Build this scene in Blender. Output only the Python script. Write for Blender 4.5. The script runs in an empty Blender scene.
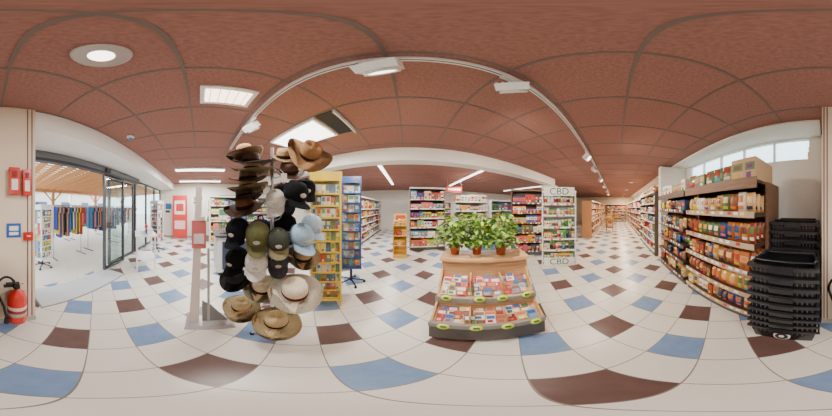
import bpy, math, random
from mathutils import Matrix, Vector
random.seed(7)
R=random
S=bpy.context.scene

def lin(c):
    return tuple((x/255/12.92) if x/255<=0.04045 else ((x/255+0.055)/1.055)**2.4 for x in c)

# ---------------------------------------------------------------- materials
MATS={}
def mk(name, rough=.5, metal=0, emit=0, glass=False, noise=None, bump=0, attr=True, spec=.5):
    m=bpy.data.materials.new(name); m.use_nodes=True
    nt=m.node_tree; b=nt.nodes['Principled BSDF']
    b.inputs['Roughness'].default_value=rough; b.inputs['Metallic'].default_value=metal
    b.inputs['Specular IOR Level'].default_value=spec
    a=nt.nodes.new('ShaderNodeAttribute'); a.attribute_name='Col'
    src=a.outputs['Color']
    if noise:
        tc=nt.nodes.new('ShaderNodeTexCoord'); mp=nt.nodes.new('ShaderNodeMapping'); mp.inputs['Scale'].default_value=noise[0]
        n=nt.nodes.new('ShaderNodeTexNoise'); n.inputs['Scale'].default_value=noise[1]; n.inputs['Detail'].default_value=4
        nt.links.new(tc.outputs['Object'],mp.inputs[0]); nt.links.new(mp.outputs[0],n.inputs[0])
        r=nt.nodes.new('ShaderNodeMapRange'); r.inputs[1].default_value=.3; r.inputs[2].default_value=.7
        r.inputs[3].default_value=1-noise[2]; r.inputs[4].default_value=1+noise[2]*.4
        nt.links.new(n.outputs[0],r.inputs[0])
        mx=nt.nodes.new('ShaderNodeVectorMath'); mx.operation='SCALE'
        nt.links.new(src,mx.inputs[0]); nt.links.new(r.outputs[0],mx.inputs['Scale']); src=mx.outputs[0]
        if bump:
            bp=nt.nodes.new('ShaderNodeBump'); bp.inputs['Strength'].default_value=bump; bp.inputs['Distance'].default_value=.01
            nt.links.new(n.outputs[0],bp.inputs['Height']); nt.links.new(bp.outputs[0],b.inputs['Normal'])
    nt.links.new(src,b.inputs['Base Color'])
    if emit:
        nt.links.new(src,b.inputs['Emission Color']); b.inputs['Emission Strength'].default_value=emit
    if glass:
        for l in list(nt.links):
            if l.to_socket==b.inputs['Base Color']: nt.links.remove(l)
        out=nt.nodes['Material Output']
        t=nt.nodes.new('ShaderNodeBsdfTransparent'); t.inputs[0].default_value=(.86,.93,.93,1)
        g=nt.nodes.new('ShaderNodeBsdfGlossy'); g.inputs['Roughness'].default_value=.03
        ms=nt.nodes.new('ShaderNodeMixShader'); ms.inputs[0].default_value=.08
        nt.links.new(t.outputs[0],ms.inputs[1]); nt.links.new(g.outputs[0],ms.inputs[2]); nt.links.new(ms.outputs[0],out.inputs[0])
    MATS[name]=m; return m
mk('paint',.55,noise=((1,1,1),3,.05)); mk('gloss',.25); mk('metal',.28,1); mk('emit',.5,emit=5)
mk('glass',glass=True); mk('fabric',.95,noise=((1,1,1),90,.25),bump=.4,spec=.1)
mk('wood',.5,noise=((1,14,14),3,.3)); mk('straw',.8,noise=((1,1,1),160,.4),bump=.5,spec=.2); mk('leaf',.5,noise=((1,1,1),20,.25))
mk('plaster',.8,noise=((1,1,1),1.5,.04)); mk('ceil',.9,noise=((1,1,1),45,.2),bump=.2,spec=.1)
MI=list(MATS.keys())

class MB:
    def __init__(s): s.v=[];s.f=[];s.c=[];s.m=[];s.s=[];s.M=Matrix.Identity(4)
    def add(s,vs,fs,col,mat='paint',smooth=False):
        o=len(s.v); M=s.M
        s.v+= [tuple(M@Vector(v)) for v in vs]
        L=lin(col)+(1,)
        k=MI.index(mat)
        for f in fs:
            s.f.append([i+o for i in f]); s.c.append(L); s.m.append(k); s.s.append(smooth)
    def box(s,x0,y0,z0,x1,y1,z1,col,mat='paint'):
        vs=[(x0,y0,z0),(x1,y0,z0),(x1,y1,z0),(x0,y1,z0),(x0,y0,z1),(x1,y0,z1),(x1,y1,z1),(x0,y1,z1)]
        s.add(vs,[(0,3,2,1),(4,5,6,7),(0,1,5,4),(1,2,6,5),(2,3,7,6),(3,0,4,7)],col,mat)
    def cbox(s,c,d,col,mat='paint'):
        s.box(c[0]-d[0]/2,c[1]-d[1]/2,c[2]-d[2]/2,c[0]+d[0]/2,c[1]+d[1]/2,c[2]+d[2]/2,col,mat)
    def prism(s,prof,x0,x1,col,mat='paint'):
        n=len(prof)
        vs=[(x0,y,z) for y,z in prof]+[(x1,y,z) for y,z in prof]
        fs=[tuple(range(n)),tuple(range(2*n-1,n-1,-1))]+[(i,i+n,(i+1)%n+n,(i+1)%n) for i in range(n)]
        s.add(vs,fs,col,mat)
    def lathe(s,prof,c,col,mat='paint',seg=16,sx=1,sy=1,wave=None,smooth=True):
        vs=[];fs=[]
        for r,z in prof:
            for k in range(seg):
                a=2*math.pi*k/seg
                dz=wave(r,a) if wave else 0
                vs.append((c[0]+r*sx*math.cos(a),c[1]+r*sy*math.sin(a),c[2]+z+dz))
        for i in range(len(prof)-1):
            for k in range(seg):
                k2=(k+1)%seg
                fs.append((i*seg+k,i*seg+k2,(i+1)*seg+k2,(i+1)*seg+k))
        if prof[0][0]>1e-4: fs.append(tuple(range(seg-1,-1,-1)))
        if prof[-1][0]>1e-4 : fs.append(tuple(range((len(prof)-1)*seg,len(prof)*seg)))
        s.add(vs,fs,col,mat,smooth)
    def cyl(s,p0,p1,r,col,mat='paint',seg=10,r1=None):
        p0=Vector(p0);p1=Vector(p1);d=p1-p0; r1=r if r1 is None else r1
        q=d.to_track_quat('Z','Y').to_matrix()
        vs=[]
        for p,rr in((p0,r),(p1,r1)):
            for k in range(seg):
                a=2*math.pi*k/seg
                vs.append(tuple(p+q@Vector((rr*math.cos(a),rr*math.sin(a),0))))
        fs=[(k,(k+1)%seg,(k+1)%seg+seg,k+seg) for k in range(seg)]+[tuple(range(seg-1,-1,-1)),tuple(range(seg,2*seg))]
        s.add(vs,fs,col,mat,False)
    def tube(s,pts,r,col,mat='metal',seg=8):
        for a,b in zip(pts,pts[1:]): s.cyl(a,b,r,col,mat,seg)
    def pillow(s,x,y,z,w,d,h,col,lab=None,lab2=None):
        vs=[];n=6
        for side in(-1,1):
            for i in range(n+1):
                for j in range(n+1):
                    u=i/n;t=j/n
                    b=(math.sin(math.pi*u)*math.sin(math.pi*t))**.5 if 0<i<n and 0<j<n else 0
                    vs.append((x+w*(u-.5),y+side*b*d/2,z+h*t))
        N=(n+1)**2;A=[];Bf=[];C=[]
        for i in range(n):
            for j in range(n):
                a=i*(n+1)+j; q=(a,a+n+1,a+n+2,a+1)
                if 1<=i<=4 and j in(3,4): Bf.append(q)
                elif 1<=i<=4 and j==1: C.append(q)
                else: A.append(q)
                A.append(tuple(N+k for k in reversed(q)))
        s.add(vs,A,col,'gloss',True); s.add(vs,Bf,lab or col,'gloss',True); s.add(vs,C,lab2 or lab or col,'gloss',True)
    def make(s,name,loc=(0,0,0),rz=0,parent=None):
        me=bpy.data.meshes.new(name); me.from_pydata(s.v,[],s.f)
        used=sorted(set(s.m)); mp={k:i for i,k in enumerate(used)}
        for k in used: me.materials.append(MATS[MI[k]])
        me.polygons.foreach_set('material_index',[mp[k] for k in s.m]); me.polygons.foreach_set('use_smooth',s.s)
        ca=me.color_attributes.new('Col','FLOAT_COLOR','CORNER')
        buf=[]
        for f,c in zip(s.f,s.c): buf+=list(c)*len(f)
        ca.data.foreach_set('color',buf)
        me.update()
        o=bpy.data.objects.new(name,me); S.collection.objects.link(o)
        o.location=loc; o.rotation_euler=(0,0,rz)
        if parent: o.parent=parent
        return o
def T(x=0,y=0,z=0,rx=0,ry=0,rz=0,s=1):
    return Matrix.Translation((x,y,z))@Matrix.Rotation(rz,4,'Z')@Matrix.Rotation(ry,4,'Y')@Matrix.Rotation(rx,4,'X')@Matrix.Scale(s,4)
EG=1.95
def area(name,loc,sx,sy,e,col=(1,1,1),rot=(0,0,0),parent=None):
    l=bpy.data.lights.new(name,'AREA'); l.shape='RECTANGLE'; l.size=sx;l.size_y=sy;l.energy=e*EG;l.color=col
    o=bpy.data.objects.new(name,l);S.collection.objects.link(o);o.location=loc;o.rotation_euler=rot
    if parent: o.parent=parent
    return o

CZ=2.73
WHITE=(242,240,236)
# ---------------------------------------------------------------- floor
def floor_mat():
    m=bpy.data.materials.new('floor_tiles'); m.use_nodes=True; nt=m.node_tree; b=nt.nodes['Principled BSDF']
    N=nt.nodes.new; L=nt.links.new
    def mth(op,a,bv=None,c=None):
        n=N('ShaderNodeMath'); n.operation=op
        for i,v in enumerate((a,bv,c)):
            if v is None: continue
            if isinstance(v,(int,float)): n.inputs[i].default_value=v
            else: L(v,n.inputs[i])
        return n.outputs[0]
    tc=N('ShaderNodeTexCoord'); sp=N('ShaderNodeSeparateXYZ'); L(tc.outputs['Object'],sp.inputs[0])
    s=.4425; ox,oy=1.221,.042
    x=mth('SUBTRACT',sp.outputs[0],ox); y=mth('SUBTRACT',sp.outputs[1],oy)
    i=mth('DIVIDE',mth('ADD',x,y),2*s); j=mth('DIVIDE',mth('SUBTRACT',x,y),2*s)
    ri=mth('FLOOR',mth('ADD',i,.5)); rj=mth('FLOOR',mth('ADD',j,.5))
    di=mth('ABSOLUTE',mth('SUBTRACT',i,ri)); dj=mth('ABSOLUTE',mth('SUBTRACT',j,rj))
    mask=mth('MULTIPLY',mth('LESS_THAN',di,.25),mth('LESS_THAN',dj,.25))
    par=mth('FLOORED_MODULO',mth('ADD',ri,rj),2.0)
    par=mth('GREATER_THAN',par,.5)
    gi=mth('ABSOLUTE',mth('SUBTRACT',di,.25)); gj=mth('ABSOLUTE',mth('SUBTRACT',dj,.25))
    g=mth('LESS_THAN',mth('MINIMUM',gi,gj),.0055)
    def mix(f,a,bb):
        n=N('ShaderNodeMix'); n.data_type='RGBA'
        L(f,n.inputs[0])
        for k,v in((6,a),(7,bb)):
            if isinstance(v,tuple): n.inputs[k].default_value=lin(v)+(1,)
            else: L(v,n.inputs[k])
        return n.outputs[2]
    nz=N('ShaderNodeTexNoise'); nz.inputs['Scale'].default_value=1.2; L(tc.outputs['Object'],nz.inputs[0])
    n2=N('ShaderNodeTexNoise'); n2.inputs['Scale'].default_value=9; n2.inputs['Detail'].default_value=6; L(tc.outputs['Object'],n2.inputs[0])
    wh=mix(nz.outputs[0],(224,219,210),(236,232,224))
    br=mix(n2.outputs[0],(88,66,62),(112,86,80)); bl=mix(n2.outputs[0],(104,132,174),(134,162,200))
    col=mix(par,br,bl); c=mix(mask,wh,col); c=mix(g,c,(132,122,114))
    L(c,b.inputs['Base Color']); b.inputs['Roughness'].default_value=.28; b.inputs['Specular IOR Level'].default_value=.4
    return m
me=bpy.data.meshes.new('floor'); me.from_pydata([(-6.6,-2.1,0),(15,-2.1,0),(15,9,0),(-6.6,9,0)],[],[(0,1,2,3)])
me.materials.append(floor_mat()); o=bpy.data.objects.new('floor',me); S.collection.objects.link(o)

# ---------------------------------------------------------------- shell
CE=(164,120,110)
b=MB(); b.box(-6.6,-2.1,CZ,15,9,CZ+.1,CE,'ceil'); b.make('ceiling')
b=MB(); GL=(118,104,98)
x=-.09-.6*11
while x<15: 
    if x>-6.6: b.box(x-.01,-2,CZ-.006,x+.01,9,CZ+.001,GL)
    x+=.6
y=-.09-.6*3
while y<9: b.box(-6.6,y-.01,CZ-.007,15,y+.01,CZ+.001,GL); y+=.6
b.make('trim_ceiling_grid')
b=MB(); W='plaster'
b.box(-6.6,-2.1,2.42,0.1,-2.0,CZ,WHITE,W)
b.box(-.5,-2.1,0,.1,-2.0,2.42,WHITE,W)
b.box(.1,-2.1,0,.2,-2.0,CZ,WHITE,W)
b.box(.2,-2.1,0,3.2,-2.0,2.26,WHITE,W)
b.box(.2,-2.1,2.69,3.2,-2.0,CZ,WHITE,W)
b.box(3.2,-2.1,0,15,-2.0,CZ,WHITE,W)
b.make('wall_south')
b=MB(); b.box(-6.7,-2.1,0,-6.6,9,CZ,(236,233,222),W); b.make('wall_west')
b=MB(); b.box(-6.7,9,0,15.1,9.1,CZ,(240,238,232),W); b.make('wall_north')
b=MB(); b.box(15,-2.1,0,15.1,9,CZ,(232,216,190),W); b.make('wall_east')
b=MB(); b.box(-6.6,-1.99,2.43,-.44,-1.3,CZ-.01,(250,249,247),W); b.make('trim_entrance_bulkhead')
b=MB(); b.box(.05,-1.99,2.69,15,-1.55,CZ-.01,(240,238,232),W); b.make('trim_window_bulkhead')
b=MB(); b.box(-6.5,2.48,2.44,5.0,2.75,CZ-.008,(248,245,240),W); b.make('trim_ceiling_beam')
b=MB(); b.box(4.6,2.4,0,5.1,2.9,2.44,(240,236,228),W); b.box(4.58,2.38,0,5.12,2.92,.1,(120,100,90)); b.make('support_column')
b=MB(); b.box(3.42,-1.99,0,3.6,-1.2,2.68,(238,234,226),W); b.make('wall_partition_pilaster')
b=MB(); b.box(-.43,-1.99,0,.02,-1.27,CZ-.012,(232,216,194),W)
for u in(-.395,-.35,-.03,.0): b.box(u-.006,-1.275,0.1,u+.006,-1.268,CZ-.02,(110,70,60))
b.box(-.436,-1.99,0,.026,-1.264,.09,(190,180,168)); b.make('wall_entrance_pillar')
b=MB(); b.box(-6.59,-1.9,0,-6.57,8.9,.08,(160,150,140)); b.make('baseboard_west')
b=MB(); b.box(.2,-1.995,0,14.9,-1.98,.08,(160,150,140)); b.make('baseboard_south')

DF=(66,70,76)
def glazed(name,u0,u1,z0,z1,v=-2.05,div=0,fr=.05,col=DF):
    b=MB()
    b.box(u0,v-.03,z0,u0+fr,v+.03,z1,col,'gloss'); b.box(u1-fr,v-.03,z0,u1,v+.03,z1,col,'gloss')
    b.box(u0+fr,v-.03,z0,u1-fr,v+.03,z0+fr,col,'gloss'); b.box(u0+fr,v-.03,z1-fr,u1-fr,v+.03,z1,col,'gloss')
    for k in range(1,div+1):
        u=u0+(u1-u0)*k/(div+1); b.box(u-fr/2,v-.03,z0+fr,u+fr/2,v+.03,z1-fr,col,'gloss')
    b.box(u0+fr,v-.004,z0+fr,u1-fr,v+.004,z1-fr,(255,255,255),'glass')
    return b.make(name)
glazed('window_1',.2,3.2,2.26,2.69,div=4,fr=.03,col=(235,235,235))
glazed('window_2',-6.58,-3.8,0.02,2.42,div=2,fr=.07)
glazed('door_1',-3.75,-2.5,.02,2.25,v=-2.07,div=0,fr=.06)
glazed('door_2',-3.0,-2.2,.02,2.25,v=-1.96,div=0,fr=.05)
b=MB(); b.box(-3.8,-1.995,2.26,-.5,-1.86,2.42,(104,108,114),'gloss'); b.box(-3.8,-1.86,2.25,-.5,-1.85,2.3,(40,40,42))
b.cbox((-2.2,-1.83,2.33),(.14,.05,.08),(25,25,28),'gloss'); b.box(-.53,-1.995,0,-.48,-1.9,2.26,(120,122,126),'gloss')
b.make('sliding_door_header')
b=MB(); b.box(-2.3,-2.0,.0,-.6,-1.5,.012,(216,220,226),'fabric'); b.box(-2.32,-2.0,.0,-.58,-1.48,.006,(140,142,146)); b.make('door_mat')

# ---------------------------------------------------------------- outside
b=MB(); b.box(-30,-30,-.12,20,-2.1,-.02,(226,220,210)); b.make('ground_pavement')
b=MB(); WD=(206,150,96)
for u in(-9,-6,-3,-.2): b.box(u-.06,-6.1,-.02,u+.06,-5.98,2.3,WD,'wood')
b.box(-9.3,-6.12,2.3,.3,-5.96,2.45,WD,'wood'); b.box(-9.3,-2.5,2.45,.3,-2.4,2.6,WD,'wood')
u=-9.2
while u<.3:
    b.add([(u-.035,-6.4,2.36),(u+.035,-6.4,2.36),(u+.035,-2.4,2.56),(u-.035,-2.4,2.56),(u-.035,-6.4,2.5),(u+.035,-6.4,2.5),(u+.035,-2.4,2.7),(u-.035,-2.4,2.7)],[(0,3,2,1),(4,5,6,7),(0,1,5,4),(1,2,6,5),(2,3,7,6),(3,0,4,7)],WD,'wood'); u+=.4
y=-6.3
while y<-2.5: zz=2.5+(y+6.4)/4*.2; b.box(-9.3,y,zz,.3,y+.12,zz+.02,(222,176,120),'wood'); y+=.17
for u in(-9,-6,-3):
    for sg in(-1,1): b.cyl((u,-6.04,1.8),(u+sg*.5,-6.04,2.32),.04,WD,'wood',4)
b.make('wooden_pergola')
def garment(b,x,y,z,col,h=.7,w=.42):
    prof=[(-.02,0,0),( -.5,-.05,.02),(-.48,-.22,.03),(-.34,-.2,.04),(-.36,-1,.05),(.36,-1,.05),(.34,-.2,.04),(.48,-.22,.03),(.5,-.05,.02)]
    pts=[(p[0]*w,p[1]*h) for p in prof]
    vs=[(x-.02,y+p[0],z+p[1]) for p in pts]+[(x+.02,y+p[0]*.95,z+p[1]) for p in pts]; N=len(pts)
    b.add(vs,[tuple(range(N)),tuple(range(2*N-1,N-1,-1))]+[(i,(i+1)%N,(i+1)%N+N,i+N) for i in range(N)],col,'fabric')
def rail(name,u,v,L,cols,rz=0):
    b=MB()
    for x in(0,L): b.tube([(x,0,0.03),(x,0,1.6)],.015,(180,180,185)); b.tube([(x,-.25,.02),(x,.25,.02)],.018,(120,120,120))
    b.tube([(0,0,1.6),(L,0,1.6)],.015,(180,180,185))
    x=.06
    while x<L-.05:
        garment(b,x,0,1.56,R.choice(cols),h=R.uniform(.65,.95)); x+=.055
    return b.make(name,(u,v,-.02),rz)
GC=[(50,70,140),(70,80,150),(60,60,90),(190,70,60),(220,190,80),(50,50,60),(220,220,225),(70,130,170),(150,90,140),(200,150,110)]
rail('clothes_rail',-4.6,-3.5,1.5,GC,.0); rail('clothes_rail',-2.7,-3.4,1.0,GC,.0); rail('clothes_rail',-7.6,-4.1,2,GC); rail('clothes_rail',-5.4,-5.2,1.8,GC); rail('clothes_rail',-3.3,-5.2,1.6,GC)
b=MB()
b.box(-14,-12,0,-8,-11.6,3,(235,230,220)); b.box(-7.6,-12,0,6,-11.6,3,(238,232,222))
for k in range(7): b.box(-12.9+k*2.6,-11.6,.9,-11.9+k*2.6,-11.55,2.1,(90,110,130),'gloss')
b.box(-14.2,-12.3,3,6.2,-11.4,3.15,(190,110,80)); b.make('building_across_street')
b=MB()
for k in range(900):
    x=R.uniform(-12,0); z=R.uniform(.0,1.5); L=R.uniform(.15,.35); b.M=T(x,-8.5+R.uniform(-.4,.4),z,R.uniform(0,3),R.uniform(0,3),R.uniform(0,6)); g=R.uniform(.7,1.2)
    b.add([(0,0,0),(L,-L*.35,0),(L*1.6,0,0),(L,L*.35,0)],[(0,1,2,3)],(int(90*g),int(130*g),int(64*g)),'leaf')
b.M=Matrix.Identity(4); b.box(-12,-8.75,-.02,0,-8.25,1.3,(70,96,50),'leaf'); b.make('garden_hedge')
b=MB(); b.lathe([(0,0),(.14,.1),(.25,.5),(.26,.9),(.2,1.4),(.1,1.65),(0,1.75)],(0,0,0),(60,130,200),'gloss',sy=.12)
b.make('bodyboard',(-1.5,-4.3,-.02))
b=MB(); b.lathe([(0,0),(.12,.1),(.23,.4),(.24,.8),(.17,1.2),(0,1.5)],(0,0,0),(240,190,60),'gloss',sy=.12); b.make('bodyboard',(-1.1,-4.6,-.02))
def chair(name,u,v,z,rz,col=(244,244,244)):
    b=MB()
    for x in(-.2,.2):
        b.cyl((x*1.15,-.22,0),(x,-.18,.44),.016,col,'gloss'); b.cyl((x*1.15,.24,0),(x*.95,.2,.44),.016,col,'gloss'); b.cyl((x*.95,.2,.44),(x*.9,.27,.86),.014,col,'gloss')
    b.box(-.22,-.21,.43,.22,.21,.455,col,'gloss')
    for k in range(5): z2=.52+k*.075; yy=.21+k*.012; b.box(-.19,yy,z2,.19,yy+.015,z2+.05,col,'gloss')
    return b.make(name,(u,v,z),rz)
chair('terrace_chair',-5.3,-2.9,-.02,2.4)

# ---------------------------------------------------------------- ceiling fixtures
b=MB(); b.lathe([(.125,.0),(.13,-.012),(.12,-.02),(.116,-.014)],(0,0,0),(190,180,174),seg=32)
b.lathe([(.116,-.012),(.0,-.016)],(0,0,0),(255,252,245),'emit',seg=32); o=b.make('ceiling_speaker_light',(-.4,-.37,CZ-.006))
b=MB(); b.box(-.14,-.22,-.025,.14,.22,0,(240,238,235)); b.box(-.1,-.18,-.03,.1,.18,-.024,(255,226,200),'emit')
for k in range(5): b.box(-.1,-.14+k*.07-.003,-.034,.1,-.14+k*.07+.003,-.03,(230,228,225))
b.make('ceiling_spot_panel',(-1.05,.22,CZ-.006))
area('ceiling_spot_panel_lamp',(-1.05,.22,CZ-.045),.16,.3,16,(1,.95,.88))
b=MB(); b.lathe([(.06,0),(.06,-.02),(.045,-.045),(0,-.05)],(0,0,0),(235,240,245)); b.lathe([(.04,-.045),(.03,-.06),(0,-.062)],(0,0,0),(60,120,190)); b.make('smoke_detector',(-1.76,-1.02,CZ-.006))
def tube_light(name,u,v,L,e=60,w=.12):
    b=MB()
    b.box(-w/2,0,-.05,w/2,L,0,(240,240,240)); b.box(-w/2+.01,.02,-.07,w/2-.01,L-.02,-.05,(255,252,245),'emit')
    o=b.make(name,(u,v,CZ-.006),0)
    area(name+'_lamp',(0,L/2,-.08),w,L,e,(1,.97,.92),parent=o)
tube_light('fluorescent_ceiling_light',-.75,3.3,3.2,e=60); tube_light('fluorescent_ceiling_light',2.15,3.2,3.4,e=60)
tube_light('fluorescent_ceiling_light',-3.95,-.75,1.5,e=55,w=.2); tube_light('fluorescent_ceiling_light',-5.7,-.9,1.8,e=38,w=.2)
tube_light('fluorescent_ceiling_light',-4.6,3.6,3.2,e=50); tube_light('fluorescent_ceiling_light',6.0,3.6,3.2,e=45)
b=MB(); b.box(-1.92,1.13,CZ-.04,-.98,1.68,CZ-.002,(245,245,245)); b.box(-1.88,1.16,CZ-.045,-1.02,1.65,CZ-.039,(255,255,255),'emit')
b.make('ceiling_led_panel'); area('ceiling_led_panel_lamp',(-1.45,1.4,CZ-.06),.8,.45,28,(1,.98,.95))
b=MB(); b.box(-.96,1.13,CZ-.012,-.72,1.7,CZ-.002,(28,24,24)); b.box(-.72,1.12,CZ-.06,-.7,1.7,CZ-.002,(235,235,232)); b.make('ceiling_access_hatch')
b=MB(); b.box(-2.45,.555,CZ-.045,11,.59,CZ-.008,(240,238,235)); b.box(-2.45,.568,CZ-.047,11,.577,CZ-.044,(90,84,80)); b.make('lighting_track_rail')
TI=math.radians(48)
def spot(u,az,big=1,e=40):
    b=MB(); 
    b.box(-.09,-.02,-.03,.09,.02,0,(240,240,238)); b.cyl((0,0,-.03),(0,0,-.09),.012,(220,220,220))
    b.M=T(0,0,-.12,rx=TI,rz=az)
    b.box(-.08*big,-.07*big,-.035,.08*big,.07*big,.035,(250,250,248),'gloss')
    for k in range(5): b.box(-.075*big+k*.036,-.065,.035,-.065*big+k*.036,.065,.05,(200,200,200))
    b.lathe([(.07*big,-.035),(.075*big,-.06),(.066*big,-.062),(.06*big,-.045)],(0,0,0),(225,225,225),seg=20)
    b.lathe([(.06*big,-.05),(0,-.052)],(0,0,0),(255,244,225),'emit',seg=20)
    o=b.make('track_spotlight',(u,.572,CZ-.047))
    l=bpy.data.lights.new('track_spotlight_lamp','SPOT'); l.energy=e*EG; l.spot_size=math.radians(140); l.spot_blend=.9; l.shadow_soft_size=.06; l.color=(1,.85,.68)
    q=bpy.data.objects.new('track_spotlight_lamp',l); S.collection.objects.link(q); q.parent=o
    q.matrix_local=T(0,0,-.12,rx=TI,rz=az)@T(0,0,-.075)
spot(-1.4,.4,e=50); spot(-.13,-.2,1.25,e=50); spot(.58,-.9,1.25,e=100)
for k,u in enumerate((2.57,3.5,4.9,6.5,8.3,10.2)): spot(u,(3.0,-.4,2.8,.2,-2.6,.5)[k],e=90 if k==0 else 75)
for k,u in enumerate((1.9,6.2,8.8,11.4,13.6)):
    b=MB(); b.lathe([(.11,0),(.12,-.012),(.1,-.02)],(0,0,0),(245,240,230),seg=24); b.lathe([(.1,-.012),(0,-.014)],(0,0,0),(255,238,205),'emit',seg=24)
    b.make('recessed_downlight',(u,-.7,CZ-.006)) if k else None
    if k: area('recessed_downlight_lamp',(u,-.7,CZ-.05),.25,.25,46,(1,.78,.54))

# ---------------------------------------------------------------- products
PAL=[(206,46,44),(234,190,56),(44,96,176),(66,146,76),(244,244,240),(232,126,48),(126,66,136),(40,50,84),(244,230,200),(156,40,48),(96,176,204),(224,100,136),(126,86,60),(248,248,248),(180,200,66)]
SNACK=[(200,60,48),(228,170,66),(226,190,130),(186,106,50),(240,234,220),(150,66,40),(150,90,56),(214,180,130),(238,200,80),(176,46,52),(216,170,110),(196,130,70),(100,58,42),(222,110,50),(248,246,240),(96,120,70),(50,80,130)]
def product(b,x,z,w,d,h,kind,c1,c2):
    c3=R.choice(PAL)
    if kind=='bag':
        for k in range(3 if d>.4 else 2): b.pillow(x+w/2,.07+k*.1,z,w*.98,.09,h*(1-.04*k),c1,c2,c3)
    elif kind=='bottle':
        r=w*.45
        for k in(.3,.62):
            b.lathe([(r,0),(r,h*.6),(r*.35,h*.8),(r*.35,h),(0,h)],(x+w/2,d*k,z),c1,'gloss',seg=8); b.lathe([(r*1.03,h*.15),(r*1.03,h*.5)],(x+w/2,d*k,z),c2,seg=8)
    elif kind=='jar':
        r=w*.47
        b.lathe([(r,0),(r,h*.8)],(x+w/2,d*.25,z),c1,'gloss',seg=10); b.lathe([(r*1.02,h*.2),(r*1.02,h*.6)],(x+w/2,d*.25,z),c3,seg=10); b.lathe([(r*.95,h*.8),(r*.95,h),(0,h)],(x+w/2,d*.25,z),c2,seg=10)
    else:
        b.box(x+.002,.03,z,x+w-.002,d*.75,z+h,c1); b.box(x+w*.1,.026,z+h*.42,x+w*.9,.03,z+h*.78,c2); b.box(x+w*.2,.026,z+h*.1,x+w*.6,.03,z+h*.34,c3); b.box(x+w*.25,.023,z+h*.5,x+w*.75,.026,z+h*.68,R.choice(PAL))
def fill(b,x0,x1,z,d,gap,kinds,pal,wr=(.07,.16),full=(.6,.92),rep=3):
    x=x0+.005
    while x<x1-.05:
        w=R.uniform(*wr); h=min(gap*.94,max(gap*R.uniform(*full),.07)); kd=R.choice(kinds); 
        if kd in('bottle','jar'): w=min(w,.085)
        c1=R.choice(pal);c2=R.choice(pal)
        for _ in range(R.randint(1,rep)):
            if x+w>x1: w=x1-x
            if w<.04: break
            product(b,x,z,w,d,h,kd,c1,c2); x+=w
        if w<.04: break
def gondola(name,origin,rz,L,depth,zs,top,frame=(225,222,215),shelf=(214,212,206),kinds=('box','bag','bottle','jar'),pal=PAL,rail=(236,236,234),bays=None,wr=(.06,.12),end=None,topgoods=0,mat='paint',endy=.02,full=(.55,.88),th=.025,hdr=.035,rep=3,back=None):
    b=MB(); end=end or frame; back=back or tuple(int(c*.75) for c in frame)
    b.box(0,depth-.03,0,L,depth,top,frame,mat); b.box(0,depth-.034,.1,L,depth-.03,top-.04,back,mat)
    b.box(-.03,endy,0,0,depth,top,end,mat); b.box(L,endy,0,L+.03,depth,top,end,mat)
    b.box(0,.03,0,L,depth-.034,.1,(90,86,84))
    b.box(0,.0,top-.03,L,depth-.034,top,shelf,mat); b.box(-.03,-.012,top-hdr,L+.03,0,top+.015,end if hdr>.05 else rail,mat)
    n=bays or max(1,round(L/1.2))
    for k in range(1,n): b.box(L*k/n-.012,.1,.1,L*k/n+.012,depth-.034,top-.04,frame,mat)
    p=MB()
    for i,z in enumerate(zs):
        b.box(0,.0,z-th,L,depth-.034,z,shelf,mat); b.box(0,-.012,z-th-.005,L,0,z+.012,rail)
        x=.03
        while x<L-.1: b.box(x,-.015,z-.026,x+.055,-.012,z+.008,R.choice([(250,250,250),(250,235,120),(250,250,250),(220,60,50)])); x+=R.uniform(.08,.17)
        nx=zs[i+1]-.04 if i+1<len(zs) else top-.05
        for k in range(n): fill(p,L*k/n+.013,L*(k+1)/n-.013,z,depth,nx-z,kinds,pal,wr,full,rep)
    if topgoods: fill(p,0,L,top+.002,depth,topgoods,('box','bag','box'),[(232,222,204),(204,170,130),(240,240,240),(180,70,56),(110,140,90),(214,150,90)],(.12,.2))
    o=b.make(name,origin,rz); p.make('groceries',parent=o); return o
BR=(134,100,76)
gondola('snack_wall_shelf',(1.9,-1.12,0),math.pi,1.25,.62,[.16,.48,.8,1.12,1.45],1.8,frame=(120,92,72),shelf=(84,62,50),end=BR,rail=(196,172,146),kinds=('bag','bag','bag','box'),pal=SNACK,topgoods=.27,wr=(.08,.13),mat='wood',bays=1,endy=.25,full=(.6,.8),th=.045,hdr=.1,rep=2)
gondola('snack_wall_shelf',(3.3,-1.12,0),math.pi,1.3,.62,[.16,.5,.82,1.14,1.46],1.8,frame=(76,66,62),shelf=(54,46,44),end=(96,76,62),rail=(90,84,80),kinds=('bag','box','bag','jar'),pal=SNACK+[(50,60,100),(36,40,52),(60,110,180),(40,44,50)],topgoods=.25,wr=(.07,.12),mat='wood',bays=1,endy=.25,full=(.5,.75),th=.05,hdr=.1,rep=2)
gondola('grocery_wall_shelf',(6.1,-1.12,0),math.pi,2.3,.6,[.15,.45,.75,1.05,1.35,1.65],2.0,frame=(90,78,72),end=(96,80,70),topgoods=.22)
gondola('grocery_wall_shelf',(10,-1.2,0),math.pi,3.7,.6,[.15,.5,.85,1.2,1.55],1.95,frame=(150,120,96),shelf=(170,140,110))
gondola('grocery_wall_shelf',(14,-1.2,0),math.pi,3.8,.6,[.15,.5,.85,1.2,1.55],1.95,frame=(150,120,96),shelf=(170,140,110))
gondola('corridor_gondola_shelf',(6.3,1.15,0),0,3.4,.5,[.15,.5,.85,1.2,1.5],1.85,frame=(196,140,90),shelf=(180,130,90),end=(204,146,92),mat='wood',pal=SNACK)
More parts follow.
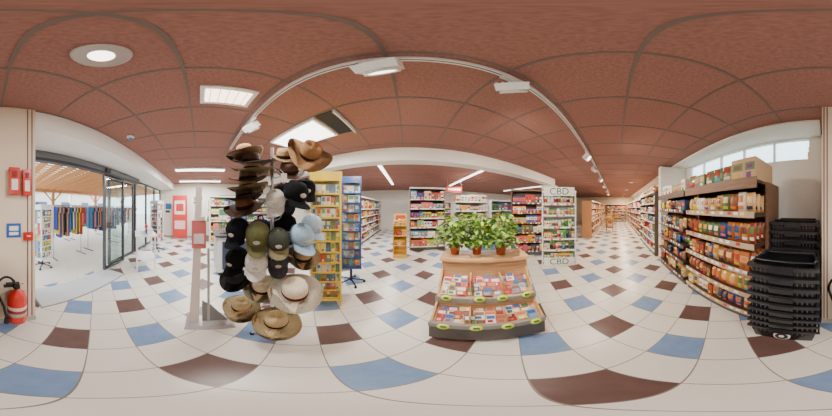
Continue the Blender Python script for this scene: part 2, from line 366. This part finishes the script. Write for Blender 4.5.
gondola('corridor_gondola_shelf',(10.4,1.15,0),0,3.8,.5,[.15,.5,.85,1.2,1.5],1.85,frame=(196,140,90),shelf=(180,130,90),end=(204,146,92),mat='wood',pal=SNACK)
gondola('far_wall_shelf',(14.5,1.0,0),-math.pi/2,2.1,.4,[.15,.5,.85,1.2,1.5],1.9,frame=(190,120,80),shelf=(170,116,80),end=(196,130,84),mat='wood',pal=SNACK)
gondola('aisle_gondola_shelf',(-1.8,3.5,0),math.pi/2,5.2,.5,[.15,.5,.82,1.14,1.46],1.96)
gondola('aisle_gondola_shelf',(.1,8.9,0),-math.pi/2,3.8,.5,[.15,.5,.82,1.14,1.46],1.9)
gondola('end_gondola_shelf',(.08,4.5,0),0,1.2,.5,[.15,.5,.83,1.15,1.48,1.8],2.2,frame=(150,120,96),end=(170,134,104),shelf=(130,106,88),kinds=('box','box','bag'),wr=(.08,.14))
gondola('magazine_gondola_shelf',(1.55,4.1,0),0,1.25,.45,[.15,.5,.8,1.1,1.4],1.72,frame=(220,216,210),kinds=('box',),wr=(.1,.17),topgoods=.3)
gondola('magazine_gondola_shelf',(2.95,4.0,0),0,1.4,.45,[.15,.5,.8,1.1,1.4],1.8,frame=(220,216,210),kinds=('box',),wr=(.1,.17))
gondola('rear_wall_shelf',(-4.9,8.4,0),0,3.0,.5,[.15,.5,.85,1.2,1.5],1.9)
gondola('rear_wall_shelf',(1.9,8.4,0),0,6,.5,[.15,.5,.85,1.2,1.5],1.9)
gondola('book_display_rack',(2.85,2.85,0),math.radians(-50),.95,.35,[.15,.45,.75,1.05,1.35,1.65],2.05,frame=(100,70,54),end=(110,78,58),shelf=(96,70,56),rail=(120,90,70),kinds=('box',),wr=(.09,.14),mat='wood')
o=gondola('hemp_product_rack',(2.8,1.72,0),math.radians(-62),.8,.35,[.12,.42,.72,1.02,1.32,1.6],1.92,frame=(240,240,236),shelf=(240,240,236),end=(244,244,240),back=(226,228,220),kinds=('box','jar'),pal=[(240,240,235),(110,170,90),(84,130,80),(230,225,210),(190,210,150),(235,190,90)],rail=(250,250,250))
def text(s,size,loc,rot,col,parent=None,name='lettering'):
    c=bpy.data.curves.new(name,'FONT'); c.body=s; c.size=size; c.extrude=.002; c.align_x='CENTER'
    m=bpy.data.materials.new('lettering'); m.use_nodes=True; m.node_tree.nodes['Principled BSDF'].inputs['Base Color'].default_value=lin(col)+(1,)
    t=bpy.data.objects.new(name,c); S.collection.objects.link(t); c.materials.append(m); t.location=loc; t.rotation_euler=rot
    if parent: t.parent=parent
    return t
b=MB(); b.box(.02,-.03,1.8,.78,-.015,2.02,(250,250,248)); b.box(.02,-.035,.0,.78,-.02,.22,(250,250,248)); b.make('sign_panels',parent=o)
text('CBD',.24,(.4,-.032,1.83),(math.pi/2,0,0),(30,96,50),o); text('CBD',.24,(.4,-.037,.03),(math.pi/2,0,0),(30,96,50),o)

b=MB(); b.box(-.2,0,0,.2,.35,.12,(236,190,84)); b.box(-.2,.3,.12,.2,.35,1.32,(244,206,104)); b.box(-.2,0,.12,-.185,.3,1.05,(240,196,90)); b.box(.185,0,.12,.2,.3,1.05,(240,196,90))
for z in(.4,.7,1.0): b.box(-.185,.02,z-.02,.185,.3,z,(245,215,130)); fill(b,-.18,.18,z,.28,.22,('bag','box'),[(244,206,104),(236,160,60),(250,240,200),(200,80,50)])
b.box(-.15,.29,1.1,.15,.3,1.28,(210,80,50)); b.make('cardboard_snack_display',(-.23,3.75,0))

# ---------------------------------------------------------------- black baskets
def basket_stack(name,u,v,n,rz,sp=.1):
    b=MB(); BK=(30,30,32); BK2=(46,46,50)
    w,d,h=.262,.19,.24
    for k in range(n):
        z=.0+k*sp
        def ring(sx,sy,zz): return [(-sx,-sy,zz),(sx,-sy,zz),(sx,sy,zz),(-sx,sy,zz)]
        a=ring(w*.84,d*.84,z)+ring(w*.97,d*.97,z+h)+ring(w*.97-.012,d*.97-.012,z+h)+ring(w*.82,d*.82,z+.01)
        fs=[(3,2,1,0),(12,13,14,15)]
        for L0,L1 in((0,4),(4,8),(8,12)):
            for i in range(4): j=(i+1)%4; fs.append((L0+i,L0+j,L1+j,L1+i))
        b.add(a,fs,BK,'gloss')
        zr=z+h
        for (x0,y0,x1,y1) in((-w-.014,-d-.014,w+.014,-d+.002),(-w-.014,d-.002,w+.014,d+.014),(-w-.014,-d,-w+.002,d),(w-.002,-d,w+.014,d)):
            b.box(x0,y0,zr-.03,x1,y1,zr,BK2,'gloss')
        b.box(-.09,-d-.022,zr-.055,.09,-d-.012,zr-.004,(38,38,42),'gloss')
        for sx in(-1,1):
            for q in range(4): xx=sx*(.12+q*.035); b.box(xx-.005,-d-.016,zr-.062,xx+.005,-d-.002,zr-.03,(56,56,60),'gloss')
    for sgn in(-1,1):
        zt=(n-1)*sp+h
        b.tube([(-.25,sgn*.02,zt),(-.23,sgn*.12,zt+.015),(.23,sgn*.12,zt+.015),(.25,sgn*.02,zt)],.01,(34,34,36),'gloss')
    b.M=T(0,-d*.9,.095,rx=math.pi/2-.12,s=1.1)
    b.lathe([(.06,0),(.06,.01),(0,.011)],(0,0,0),(225,225,225),seg=20); b.lathe([(.045,.011),(.045,.013),(0,.014)],(0,0,0),(30,30,32),seg=20); b.lathe([(.02,.013),(.02,.016),(0,.016)],(0,0,0),(225,225,225),seg=12)
    return b.make(name,(u,v,0),rz)
basket_stack('shopping_basket_stack',.315,-1.1,9,math.radians(183)); basket_stack('shopping_basket_stack',.34,-1.6,12,math.radians(180))

# ---------------------------------------------------------------- pillar fittings
RED=(206,44,36)
def alarm(u,z,w,h):
    b=MB(); b.box(-w/2,0,-h/2,w/2,.06,h/2,RED,'gloss'); b.box(-w*.3,.06,-h*.35,w*.3,.064,h*.05,(240,235,230)); 
    b.box(-w*.2,.06,h*.15,w*.2,.068,h*.35,(140,20,18)); b.make('fire_alarm_call_point',(u,-1.269,z))
alarm(-.21,1.76,.1,.26); alarm(-.33,1.75,.08,.26)
b=MB(); b.box(-.07,0,-.07,.07,.008,.07,(40,100,180)); b.box(-.045,.008,.0,.045,.01,.045,(240,240,240)); b.box(-.045,.008,-.045,.045,.01,-.015,(240,240,240)); b.make('wall_sign',(-.21,-1.27,1.28))
b=MB(); b.box(-.045,0,-.04,.045,.04,.04,RED,'gloss'); b.lathe([(.02,0),(.02,.01)],(0,.04,0),(240,240,240)); b.make('fire_alarm_button',(-.35,-1.269,1.22))
b=MB()
b.lathe([(.06,0),(.085,.015),(.088,.05),(.088,.4),(.07,.46),(.03,.49),(.025,.52)],(0,0,0),RED,'gloss',seg=24)
b.lathe([(.0885,.14),(.0885,.3)],(0,0,0),(225,190,180),seg=24); b.lathe([(.089,.2),(.089,.25)],(0,0,0),(150,50,50),seg=24)
b.cyl((0,0,.52),(0,0,.56),.03,(30,30,30)); b.box(-.02,-.02,.55,.12,.02,.565,(25,25,25)); b.box(-.02,-.02,.575,.1,.02,.59,(25,25,25)); b.cyl((-.02,0,.56),(-.06,0,.57),.012,(190,180,120))
pts=[(.03,.02,.54)]+[(.1+.08*math.cos(t)-.0,.04,.56+.13*math.sin(t)) for t in[math.pi*.9-k*.4 for k in range(9)]]+[(.12,.05,.3),(.1,.06,.12)]
b.tube(pts,.012,(22,22,22),'gloss'); b.cyl((.1,.06,.14),(.1,.06,.04),.018,(22,22,22),r1=.025)
b.box(-.03,-.119,.3,.03,-.08,.42,(160,160,160)); b.box(-.02,-.119,.05,.02,-.07,.08,(160,160,160))
b.make('fire_extinguisher',(-.22,-1.15,.17))

# ---------------------------------------------------------------- central display
cx,cy=.18,.985; rz=math.radians(-28.9); Wd=.845
b=MB(); LW=(216,168,118); DG=(86,80,76); RL=(146,142,134)
side=[(0,.06),(.62,.06),(.62,.94),(.38,.94),(.36,.84),(.2,.58),(.17,.58),(.17,.52),(.0,.36)]
b.box(.03,.06,0,Wd-.03,.6,.06,(40,40,42))
b.prism(side,-.018,0,LW,'wood'); b.prism(side,Wd,Wd+.018,LW,'wood')
b.box(-.018,-.02,.06,Wd+.018,0,.3,DG); b.box(-.02,-.035,.3,Wd+.02,-.0,.36,RL,'gloss')
b.prism([(0,.3),(.2,.42),(.2,.44),(0,.32)],0,Wd,(222,180,134),'wood')
b.box(0,.17,.42,Wd,.2,.56,LW,'wood'); b.box(-.02,.15,.53,Wd+.02,.17,.59,RL,'gloss')
b.prism([(.18,.55),(.4,.72),(.4,.74),(.18,.57)],0,Wd,(222,180,134),'wood')
b.box(0,.37,.74,Wd,.39,.94,LW,'wood'); b.box(0,.6,.06,Wd,.62,.94,LW,'wood')
b.box(-.03,.33,.94,Wd+.03,.64,.975,(222,176,126),'wood')
for k in(1,2): 
    x=Wd*k/3; b.box(x-.006,.01,.33,x+.006,.17,.47,LW,'wood'); b.box(x-.006,.19,.6,x+.006,.37,.8,LW,'wood')
dis=b.make('wooden_promo_display_stand',(cx,cy,0),rz)
p=MB(); LP=[(184,40,46),(230,222,216),(54,96,164),(232,190,160),(150,34,42),(232,190,76),(120,160,200),(204,116,90),(240,232,226),(84,130,76),(194,64,54),(150,100,76)]
for (y0,z0,slope) in((.025,.335,.6),(.2,.6,.77)):
    for row in range(4):
        yy=y0+row*.04; zz=z0+row*.04*slope
        x=.015
        while x<Wd-.07:
            w=R.uniform(.055,.09); c=R.choice(LP); gx=min(Wd-.01-x,w)
            p.M=T(x,yy,zz,rx=math.radians(-48),ry=R.uniform(-.05,.05))
            for q in range(R.randint(1,3)):
                p.box(.002,0,0,gx,.007,.1,c); p.box(.006,-.002,.052,gx-.005,0,.088,R.choice(LP)); p.box(.01,-.002,.012,gx*.7,0,.04,R.choice(LP)); p.M=p.M@T(0,-.01,R.uniform(-.004,.004))
            x+=w+.006
p.M=Matrix.Identity(4)
p.make('leaflet_packets',parent=dis)
p=MB()
for x,y,z in((.1,-.045,.34),(.33,-.045,.34),(.55,-.045,.34),(.77,-.045,.34),(.08,.14,.6),(.36,.14,.6),(.55,.14,.6),(.77,.14,.6)):
    p.M=T(x,y,z,rx=math.radians(68)); p.lathe([(.048,0),(.048,.006),(0,.007)],(0,0,0),(216,234,80),seg=14,sy=.7); p.box(-.022,-.012,.007,.022,.012,.009,(60,120,50))
p.M=Matrix.Identity(4); p.make('price_tags',parent=dis)
def basil(name,x,y,s=1,n=280):
    b=MB(); b.lathe([(.045,0),(.06,.09),(.066,.09),(.066,.105),(.055,.105),(.05,.085),(0,.085)],(0,0,0),(196,108,70),seg=18)
    b.lathe([(.049,.086),(0,.092)],(0,0,0),(60,40,28),seg=12)
    for k in range(16):
        a=R.uniform(0,6.28); rr=R.uniform(.02,.13)*s; h=R.uniform(.2,.36)*s
        top=(rr*math.cos(a),rr*math.sin(a),.09+h); b.tube([(rr*.2*math.cos(a),rr*.2*math.sin(a),.09),(rr*.7*math.cos(a),rr*.7*math.sin(a),.09+h*.6),top],.003,(140,180,80),'leaf',5)
    for k in range(n):
        a=R.uniform(0,6.28); rr=(R.random()**.6)*.165*s; h=.12+R.random()*.34*s*(1-.4*(rr/.165)**2)
        L=R.uniform(.045,.08)*s; w=L*.36
        b.M=T(rr*math.cos(a),rr*math.sin(a),h,rz=a+R.uniform(-.8,.8),ry=R.uniform(-.5,.8),rx=R.uniform(-.5,.5))
        g=R.uniform(.7,1.15); c=(min(255,int(132*g)),min(255,int(172*g)),int(64*g))
        b.add([(0,0,0),(L*.3,-w*.85,.006),(L*.65,-w*.8,.004),(L,0,-.008),(L*.65,w*.8,.004),(L*.3,w*.85,.006),(L*.5,0,-.006)],[(0,1,6),(1,2,6),(2,3,6),(3,4,6),(4,5,6),(5,0,6)],c,'leaf',True)
    b.M=Matrix.Identity(4)
    v=Matrix.Rotation(rz,3,'Z')@Vector((x,y,0)); return b.make(name,(cx+v.x,cy+v.y,.975))
basil('potted_basil_plant',.1,.5,1.05); basil('potted_basil_plant',.34,.52,1.0); basil('potted_basil_plant',.6,.47,1.1)

# ---------------------------------------------------------------- hats
def hat(b,M,col,band=(50,30,25),brim=.19,crown=.09,h=.11,curl=.03,mat='straw',pinch=True):
    b.M=M
    wave=lambda r,a:(curl*((r/brim)**3)*abs(math.cos(a))**2*1.5-.012*(r/brim)*abs(math.sin(a))) if r>crown*1.02 else (-.02*abs(math.cos(a))*(1 if r<crown*.6 else 0) if pinch else 0)
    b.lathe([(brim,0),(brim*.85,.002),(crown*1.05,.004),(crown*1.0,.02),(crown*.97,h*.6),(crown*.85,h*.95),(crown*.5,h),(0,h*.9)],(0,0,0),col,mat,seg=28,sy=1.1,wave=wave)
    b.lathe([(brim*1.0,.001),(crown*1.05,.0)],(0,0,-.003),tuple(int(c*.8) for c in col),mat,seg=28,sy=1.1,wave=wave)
    b.lathe([(crown*1.04,.006),(crown*1.01,.038)],(0,0,0),band,'fabric',seg=28,sy=1.1)
    b.M=Matrix.Identity(4)
def cap(b,M,col,vis=None):
    b.M=M; vis=vis or col
    b.lathe([(.088,0),(.09,.03),(.082,.075),(.055,.108),(.02,.12),(0,.122)],(0,0,0),col,'fabric',seg=18,sy=1.12)
    b.lathe([(.012,.12),(.008,.128),(0,.129)],(0,0,0),vis,'fabric',seg=8)
    vs=[];n=10
    for t,(rr,ext) in enumerate(((.088,0),(.088,.5),(.088,1))):
        for k in range(n+1):
            a=math.radians(-62+124*k/n); e=ext*.078*math.cos(a*1.25)**.6 if abs(a*1.25)<1.57 else 0
            vs.append((rr*math.sin(a),-(rr*1.12*math.cos(a)+e),.008-.012*ext-.02*(abs(a))**2*ext))
    fs=[(t*(n+1)+k,t*(n+1)+k+1,(t+1)*(n+1)+k+1,(t+1)*(n+1)+k) for t in(0,1) for k in range(n)]
    b.add(vs,fs,vis,'fabric',True); b.add([(x,y,z-.004) for x,y,z in vs],fs,vis,'fabric',True)
    b.M=M@T(0,-.093,.052,rx=math.radians(72)); b.lathe([(.024,0),(.022,.006),(0,.007)],(0,0,0),(210,206,196),'fabric',seg=10,sy=.7)
    b.M=Matrix.Identity(4)
def backpack(b,M,col):
    b.M=M
    b.lathe([(.0,0),(.1,.01),(.125,.06),(.13,.2),(.11,.29),(.06,.33),(0,.335)],(0,0,0),col,'fabric',seg=16,sy=.55)
    b.lathe([(.0,0),(.07,.01),(.085,.05),(.08,.13),(.05,.15),(0,.152)],(0,-.05,.03),tuple(min(255,c+16) for c in col),'fabric',seg=14,sy=.45)
    b.tube([(-.03,0,.32),(-.02,0,.37),(.02,0,.37),(.03,0,.32)],.008,col,'fabric')
    b.M=Matrix.Identity(4)
hr=(-1.09,.66); hz=math.radians(58.8)
b=MB(); CH=(200,200,205)
b.cyl((0,0,.05),(0,0,2.12),.018,CH,'metal',12)
for k in range(5):
    a=k*1.2566+.3; b.tube([(0,0,.08),(.14*math.cos(a),.14*math.sin(a),.06),(.27*math.cos(a),.27*math.sin(a),.015)],.012,CH); b.lathe([(.02,0),(.02,.02),(0,.025)],(.27*math.cos(a),.27*math.sin(a),0),(30,30,30),seg=8)
arms=[]
def H(x,y,z,fn,rx=0,ry=0,rzz=0,s=1,**k):
    arms.append((x,y,z)); fn(b,T(x,y,z,rx=rx,ry=ry,rz=rzz,s=s),**k)
BN=[(104,70,48),(78,56,46),(176,144,100),(98,74,54),(200,168,120),(88,66,54),(166,128,88)]
for i in range(7): H(-.22+R.uniform(-.04,.04),-.03,1.5+i*.088,hat,rx=R.uniform(-.1,.3),ry=R.uniform(-.25,.2),col=BN[i],brim=R.uniform(.18,.215),band=(40,26,20),crown=.085)
H(.33,-.08,2.02,hat,rx=math.radians(58),ry=.35,col=(160,118,78),band=(60,36,24),brim=.22,crown=.1,h=.14,curl=.06)
H(.13,.0,2.0,hat,rx=.5,col=(184,152,108),brim=.15)
H(.16,-.02,1.84,hat,rx=.5,col=(96,70,52),brim=.15)
H(.03,-.08,1.55,cap,rx=.7,col=(226,224,220)); H(.2,-.1,1.6,cap,rx=.5,rzz=.4,col=(26,26,30),s=1.25); H(.33,.04,1.66,cap,rx=.5,col=(30,32,38),s=1.2)
H(-.3,-.1,1.27,cap,rx=.5,rzz=-.3,col=(28,30,38),s=1.2); H(-.12,-.14,1.24,cap,rx=.6,col=(110,112,76),s=1.2); H(.05,-.16,1.2,cap,rx=.5,col=(76,82,74),vis=(140,132,100),s=1.1); H(.25,-.12,1.22,cap,rx=.5,rzz=.3,col=(164,194,220),s=1.2); H(.38,.0,1.3,cap,rx=.5,rzz=.5,col=(184,206,228),s=1.15)
H(-.3,-.12,1.0,cap,rx=.5,rzz=-.4,col=(22,22,26),s=1.15); H(-.13,-.16,1.0,cap,rx=.5,col=(236,236,234),s=1.1); H(-.32,-.12,.78,hat,rx=.3,rzz=-.2,col=(44,42,44),brim=.15,band=(20,20,20))
H(.05,-.1,1.0,cap,rx=.5,col=(70,70,76),s=1.1)
H(-.08,-.16,.74,hat,rx=.3,col=(226,210,178),brim=.17)
H(.3,.0,1.0,hat,rx=.4,col=(188,158,116),brim=.17)
H(.14,.12,1.1,backpack,col=(26,26,30)); H(-.12,.1,1.05,backpack,col=(40,42,52)); H(.12,.1,1.42,backpack,col=(34,34,38))
H(.17,-.3,.78,hat,rx=.35,ry=-.05,col=(246,232,208),band=(110,50,44),brim=.205,crown=.1,h=.11,pinch=False)
H(-.27,-.12,.42,hat,rx=.2,col=(220,196,150),band=(70,46,34),brim=.17)
H(.03,-.3,.38,hat,rx=.25,col=(214,188,140),band=(60,40,30),brim=.18); H(.04,-.29,.31,hat,rx=.25,col=(200,172,124),band=(60,40,30),brim=.18); H(-.26,-.12,.35,hat,rx=.2,col=(204,176,130),brim=.165)
for x,y,z in arms: b.tube([(0,0,max(.2,z-.05)),(x*.6,y*.6,z-.03),(x,y,z+.03)],.005,CH)
for x,y,z in((-.02,-.14,1.46),(.1,-.16,1.76),(.02,-.2,1.1),(-.2,-.22,.94),(.3,-.2,1.5)): b.box(x-.025,y,z-.04,x+.025,y+.003,z+.04,(248,248,246)); b.cyl((x,y,z+.04),(x*.7,y*.5,z+.1),.002,(230,230,230))
b.make('hat_display_rack',(hr[0],hr[1],0),hz)

# ---------------------------------------------------------------- yellow & blue racks
def carousel(name,loc,rz,w,d,z0,h,col,rows,cols,pal,wheels=False):
    b=MB()
    b.box(-w/2-.02,-d/2,z0,w/2+.02,d/2,z0+.04,col,'gloss')
    for x in(-w/2,w/2):
        for y in(-d/2,d/2): b.box(x-.012,y-.012,.0 if not wheels else z0,x+.012,y+.012,h,col,'gloss')
    b.box(-w/2-.02,-d/2-.01,h-.12,w/2+.02,d/2+.01,h,col,'gloss'); b.box(-w/2,-.01,z0,w/2,.01,h-.1,(215,212,205))
    if wheels:
        b.cyl((0,0,.05),(0,0,z0+.1),.025,(60,60,64),'metal')
        for k in range(5): a=k*1.2566; b.tube([(0,0,.09),(.24*math.cos(a),.24*math.sin(a),.05)],.014,(50,50,54)); b.lathe([(.02,0),(.028,.02),(.02,.04)],(.24*math.cos(a),.24*math.sin(a),0.0),(30,30,30),seg=8)
    for r in range(rows):
        z=z0+.06+(h-.2-z0)*r/rows; hh=(h-.2-z0)/rows
        for side in(-1,1):
            y=side*d/2; b.box(-w/2,min(y,y-side*.1),z-.008,w/2,max(y,y-side*.1),z,col); b.box(-w/2,y-.003,z,w/2,y+.003,z+.014,col)
            for c in range(cols):
                x=-w/2+w*(c+.05)/cols; ww=w/cols*.9; yy=y-side*.04; c1=R.choice(pal); f=yy+side*.013
                b.box(x,yy-.012,z,x+ww,yy+.012,z+hh*.85,c1); b.box(x+ww*.15,min(f,f+side*.002),z+hh*.4,x+ww*.85,max(f,f+side*.002),z+hh*.76,R.choice(pal)); b.box(x+ww*.15,min(f,f+side*.002),z+hh*.1,x+ww*.6,max(f,f+side*.002),z+hh*.3,R.choice(pal))
        for side in(-1,1):
            for c in range(2):
                x=side*(w/2-.02); y=-d/2+d*(c+.15)/2; b.box(x-.012,y,z,x+.012,y+d*.35,z+hh*.8,R.choice(pal))
    return b.make(name,loc,rz)
carousel('souvenir_keyring_rack',(-1.045,1.465,0),math.radians(35.5),.36,.34,.12,1.96,(238,208,72),11,6,[(244,240,226),(246,220,96),(206,90,60),(80,130,170),(240,240,240),(110,160,100),(200,190,170),(120,110,100)])
carousel('postcard_spinner_rack',(-1.0,2.18,0),math.radians(24.7),.32,.3,.38,2.05,(52,84,144),9,3,[(90,140,190),(236,232,220),(214,176,130),(70,110,160),(110,150,110),(180,206,230),(196,90,70)],wheels=True)
carousel('sunglasses_spinner_rack',(-4.3,-1.45,0),math.radians(-110),.3,.3,.3,1.75,(225,225,228),9,3,[(60,60,64),(230,225,210),(120,120,130),(190,80,60),(90,120,150)],wheels=True)
carousel('postcard_spinner_rack',(-1.2,-3.0,-.02),math.radians(-160),.34,.32,.25,1.6,(235,235,235),8,3,[(60,110,180),(220,190,80),(200,70,60),(90,140,110),(236,232,220)],wheels=True)

# ---------------------------------------------------------------- entrance gate panel
b=MB()
b.add([(-.15,-.16,0),(.15,-.16,0),(.15,.3,0),(-.15,.3,0),(-.1,-.12,.03),(.1,-.12,.03),(.1,.26,.03),(-.1,.26,.03)],[(0,3,2,1),(4,5,6,7),(0,1,5,4),(1,2,6,5),(2,3,7,6),(3,0,4,7)],(176,176,178),'gloss')
b.prism([(-.13,.03),(-.03,.03),(.0,1.7),(-.03,1.74),(-.06,1.7)],-.02,.02,(236,226,226),'gloss')
b.box(-.012,.05,.03,.012,.075,1.1,(190,192,194),'gloss')
b.prism([(0.0,.03),(.26,.03),(.09,.34),(0.0,.42)],-.004,.004,(140,144,150),'gloss')
b.box(-.026,-.1,1.1,.026,.04,1.38,(222,120,122)); b.box(.026,-.08,1.15,.029,.02,1.25,(248,240,238)); b.box(-.03,-.03,1.38,.03,.03,1.42,(240,240,240))
b.make('anti_theft_gate',(-1.29,.02,0),0)

# ---------------------------------------------------------------- counter area
b=MB(); 
b.box(0,0,0.08,.7,2.2,.9,(206,208,212)); b.box(-.04,-.04,.9,.76,2.24,.94,(60,64,72),'gloss'); b.box(.7,.1,.15,.71,2.1,.8,(50,60,84)); b.box(.02,.02,0,.68,2.18,.08,(60,60,62))
c=b.make('checkout_counter',(-3.35,.35,0))
def pos_unit(name,loc,rz):
    b=MB(); b.box(-.2,-.2,0,.2,.2,.1,(34,34,38),'gloss'); b.cyl((0,0,.1),(0,0,.3),.03,(40,40,44)); b.M=T(0,0,.4,rx=-.2); b.box(-.19,-.02,-.13,.19,.02,.13,(26,26,30),'gloss'); b.box(-.17,-.024,-.11,.17,-.02,.11,(70,100,140),'gloss'); b.M=Matrix.Identity(4)
    b.box(-.14,-.32,0,.14,-.22,.03,(50,50,54)); return b.make(name,loc,rz)
pos_unit('cash_register',(-3.0,.9,.941),math.radians(80)); pos_unit('cash_register',(-3.0,1.9,.941),math.radians(60))
b=MB(); b.cyl((0,0,0),(0,0,.5),.012,CH,'metal'); b.lathe([(.07,0),(.07,.01)],(0,0,0),(40,40,40)); b.box(-.09,-.01,.3,.09,.01,.55,(240,240,240)); b.box(-.08,-.012,.4,.08,-.01,.53,(90,160,110)); b.make('counter_sign_holder',(-2.85,.5,.941),1.4)
gondola('tobacco_back_shelf',(-5.0,.4,0),math.pi/2,3.0,.4,[.15,.6,1.0,1.3,1.6],1.95,frame=(236,232,226),kinds=('box',),wr=(.06,.1))
b=MB()
for x in(-.3,.3):
    for y in(-.2,.2): b.box(x-.015,y-.015,0,x+.015,y+.015,.86,(235,235,235))
b.box(-.34,-.24,.86,.34,.24,.89,(245,245,245)); b.box(-.3,-.2,.3,.3,.2,.32,(240,240,240)); b.tube([(-.3,-.2,.05),(.3,.2,.5)],.008,(230,230,230)); fill(b,-.28,.28,.89,.2,.2,('box','jar'),PAL)
b.make('folding_side_table',(-2.95,-1.3,0),.5)
b=MB(); b.box(-.01,-.35,.05,.01,.35,2.1,(214,60,60)); b.box(.01,-.25,1.2,.014,.25,1.85,(240,230,225)); b.box(.014,-.18,1.35,.017,.18,1.7,(200,60,60)); b.box(.01,-.25,.5,.014,.25,.9,(250,200,200)); b.box(-.1,-.38,0,.1,.38,.05,(150,150,150)); b.make('roll_up_banner',(-6.2,-.95,0))
def poster(u,v,z,w,h,c1,c2,rz=0):
    b=MB(); b.box(0,-w/2,-h/2,.015,w/2,h/2,c1); b.box(.015,-w*.38,-h*.1,.018,w*.38,h*.4,c2); b.box(.015,-w*.38,-h*.4,.018,w*.2,-h*.2,(60,60,60)); b.make('wall_poster',(u,v,z),rz)
poster(-6.6,-.1,1.9,.6,.45,(245,245,240),(120,170,100)); poster(-6.6,.6,1.6,.5,.7,(240,235,225),(200,150,80)); poster(-6.6,1.4,1.9,.8,.5,(100,150,100),(230,230,220)); poster(-6.6,-1.6,1.5,.4,.6,(245,240,235),(60,120,180))
b=MB(); b.box(0,-.5,.3,.35,.5,.9,(206,200,190)); b.box(0,-.5,0,.35,.5,.3,(120,110,100)); 
for k in range(12): 
    a=R.uniform(-.4,.4); b.lathe([(.05,0),(.09,.08),(.06,.2),(0,.26)],(.17,a,.9),R.choice([(90,140,70),(230,230,220),(210,120,130),(110,160,80)]),'leaf',seg=8)
b.make('flower_stand',(-6.1,.2,0))
b=MB(); b.box(0,0,0,1.1,.6,.85,(232,232,232)); b.box(-.02,-.02,.85,1.12,.62,.9,(60,64,70),'gloss'); b.box(.05,-.005,.2,1.05,0,.7,(90,140,190)); fill(b,.05,1.05,.9,.5,.3,('box','bottle','bag'),PAL); b.make('promotional_bin',(1.45,3.0,0))
def crates(u,v):
    b=MB()
    for z in(.3,.6,.9): 
        b.box(-.25,-.2,z-.02,.25,.2,z,(190,140,90),'wood'); b.box(-.25,-.21,z-.02,.25,-.2,z+.06,(200,150,96),'wood'); b.box(-.25,.2,z-.02,.25,.21,z+.06,(200,150,96),'wood')
        for k in range(21): b.lathe([(.0,0),(.04,.015),(.048,.045),(.03,.08),(0,.085)],(-.2+(k%7)*.066,-.12+(k//7)*.12,z),R.choice([(210,60,40),(230,160,50),(120,160,60),(220,190,80)]),'gloss',seg=8)
    for x in(-.25,.25):
        for y in(-.2,.2): b.box(x-.02,y-.02,0,x+.02,y+.02,1.1,(180,132,86),'wood')
    b.make('produce_crate_stand',(u,v,0))
crates(8.2,.4); crates(10.6,.5); crates(12.6,.2)
def aisle_sign(u,v,c):
    b=MB(); b.box(-.35,-.01,-.12,.35,.01,.12,c); b.box(-.28,-.014,-.03,.28,-.01,.05,(250,250,250))
    for x in(-.3,.3): b.cyl((x,0,.12),(x,0,.45),.004,(200,200,200))
    b.make('hanging_aisle_sign',(u,v,CZ-.46))
aisle_sign(1.9,5.2,(206,50,46))

# ---------------------------------------------------------------- world & camera
w=bpy.data.worlds.new('World'); S.world=w; w.use_nodes=True
bg=w.node_tree.nodes['Background']; bg.inputs[0].default_value=(.86,.93,1,1); bg.inputs[1].default_value=5.0
cd=bpy.data.cameras.new('Camera'); cam=bpy.data.objects.new('Camera',cd); S.collection.objects.link(cam); S.camera=cam
cam.location=(0,0,1.5); cam.rotation_euler=(math.pi/2,0,math.radians(-3.46))
cd.type='PANO'
try: cd.cycles.panorama_type='EQUIRECTANGULAR'
except Exception as e: print('PANO',e)
try: cd.panorama_type='EQUIRECTANGULAR'
except Exception as e: print('pano2',e)
cd.clip_start=.02
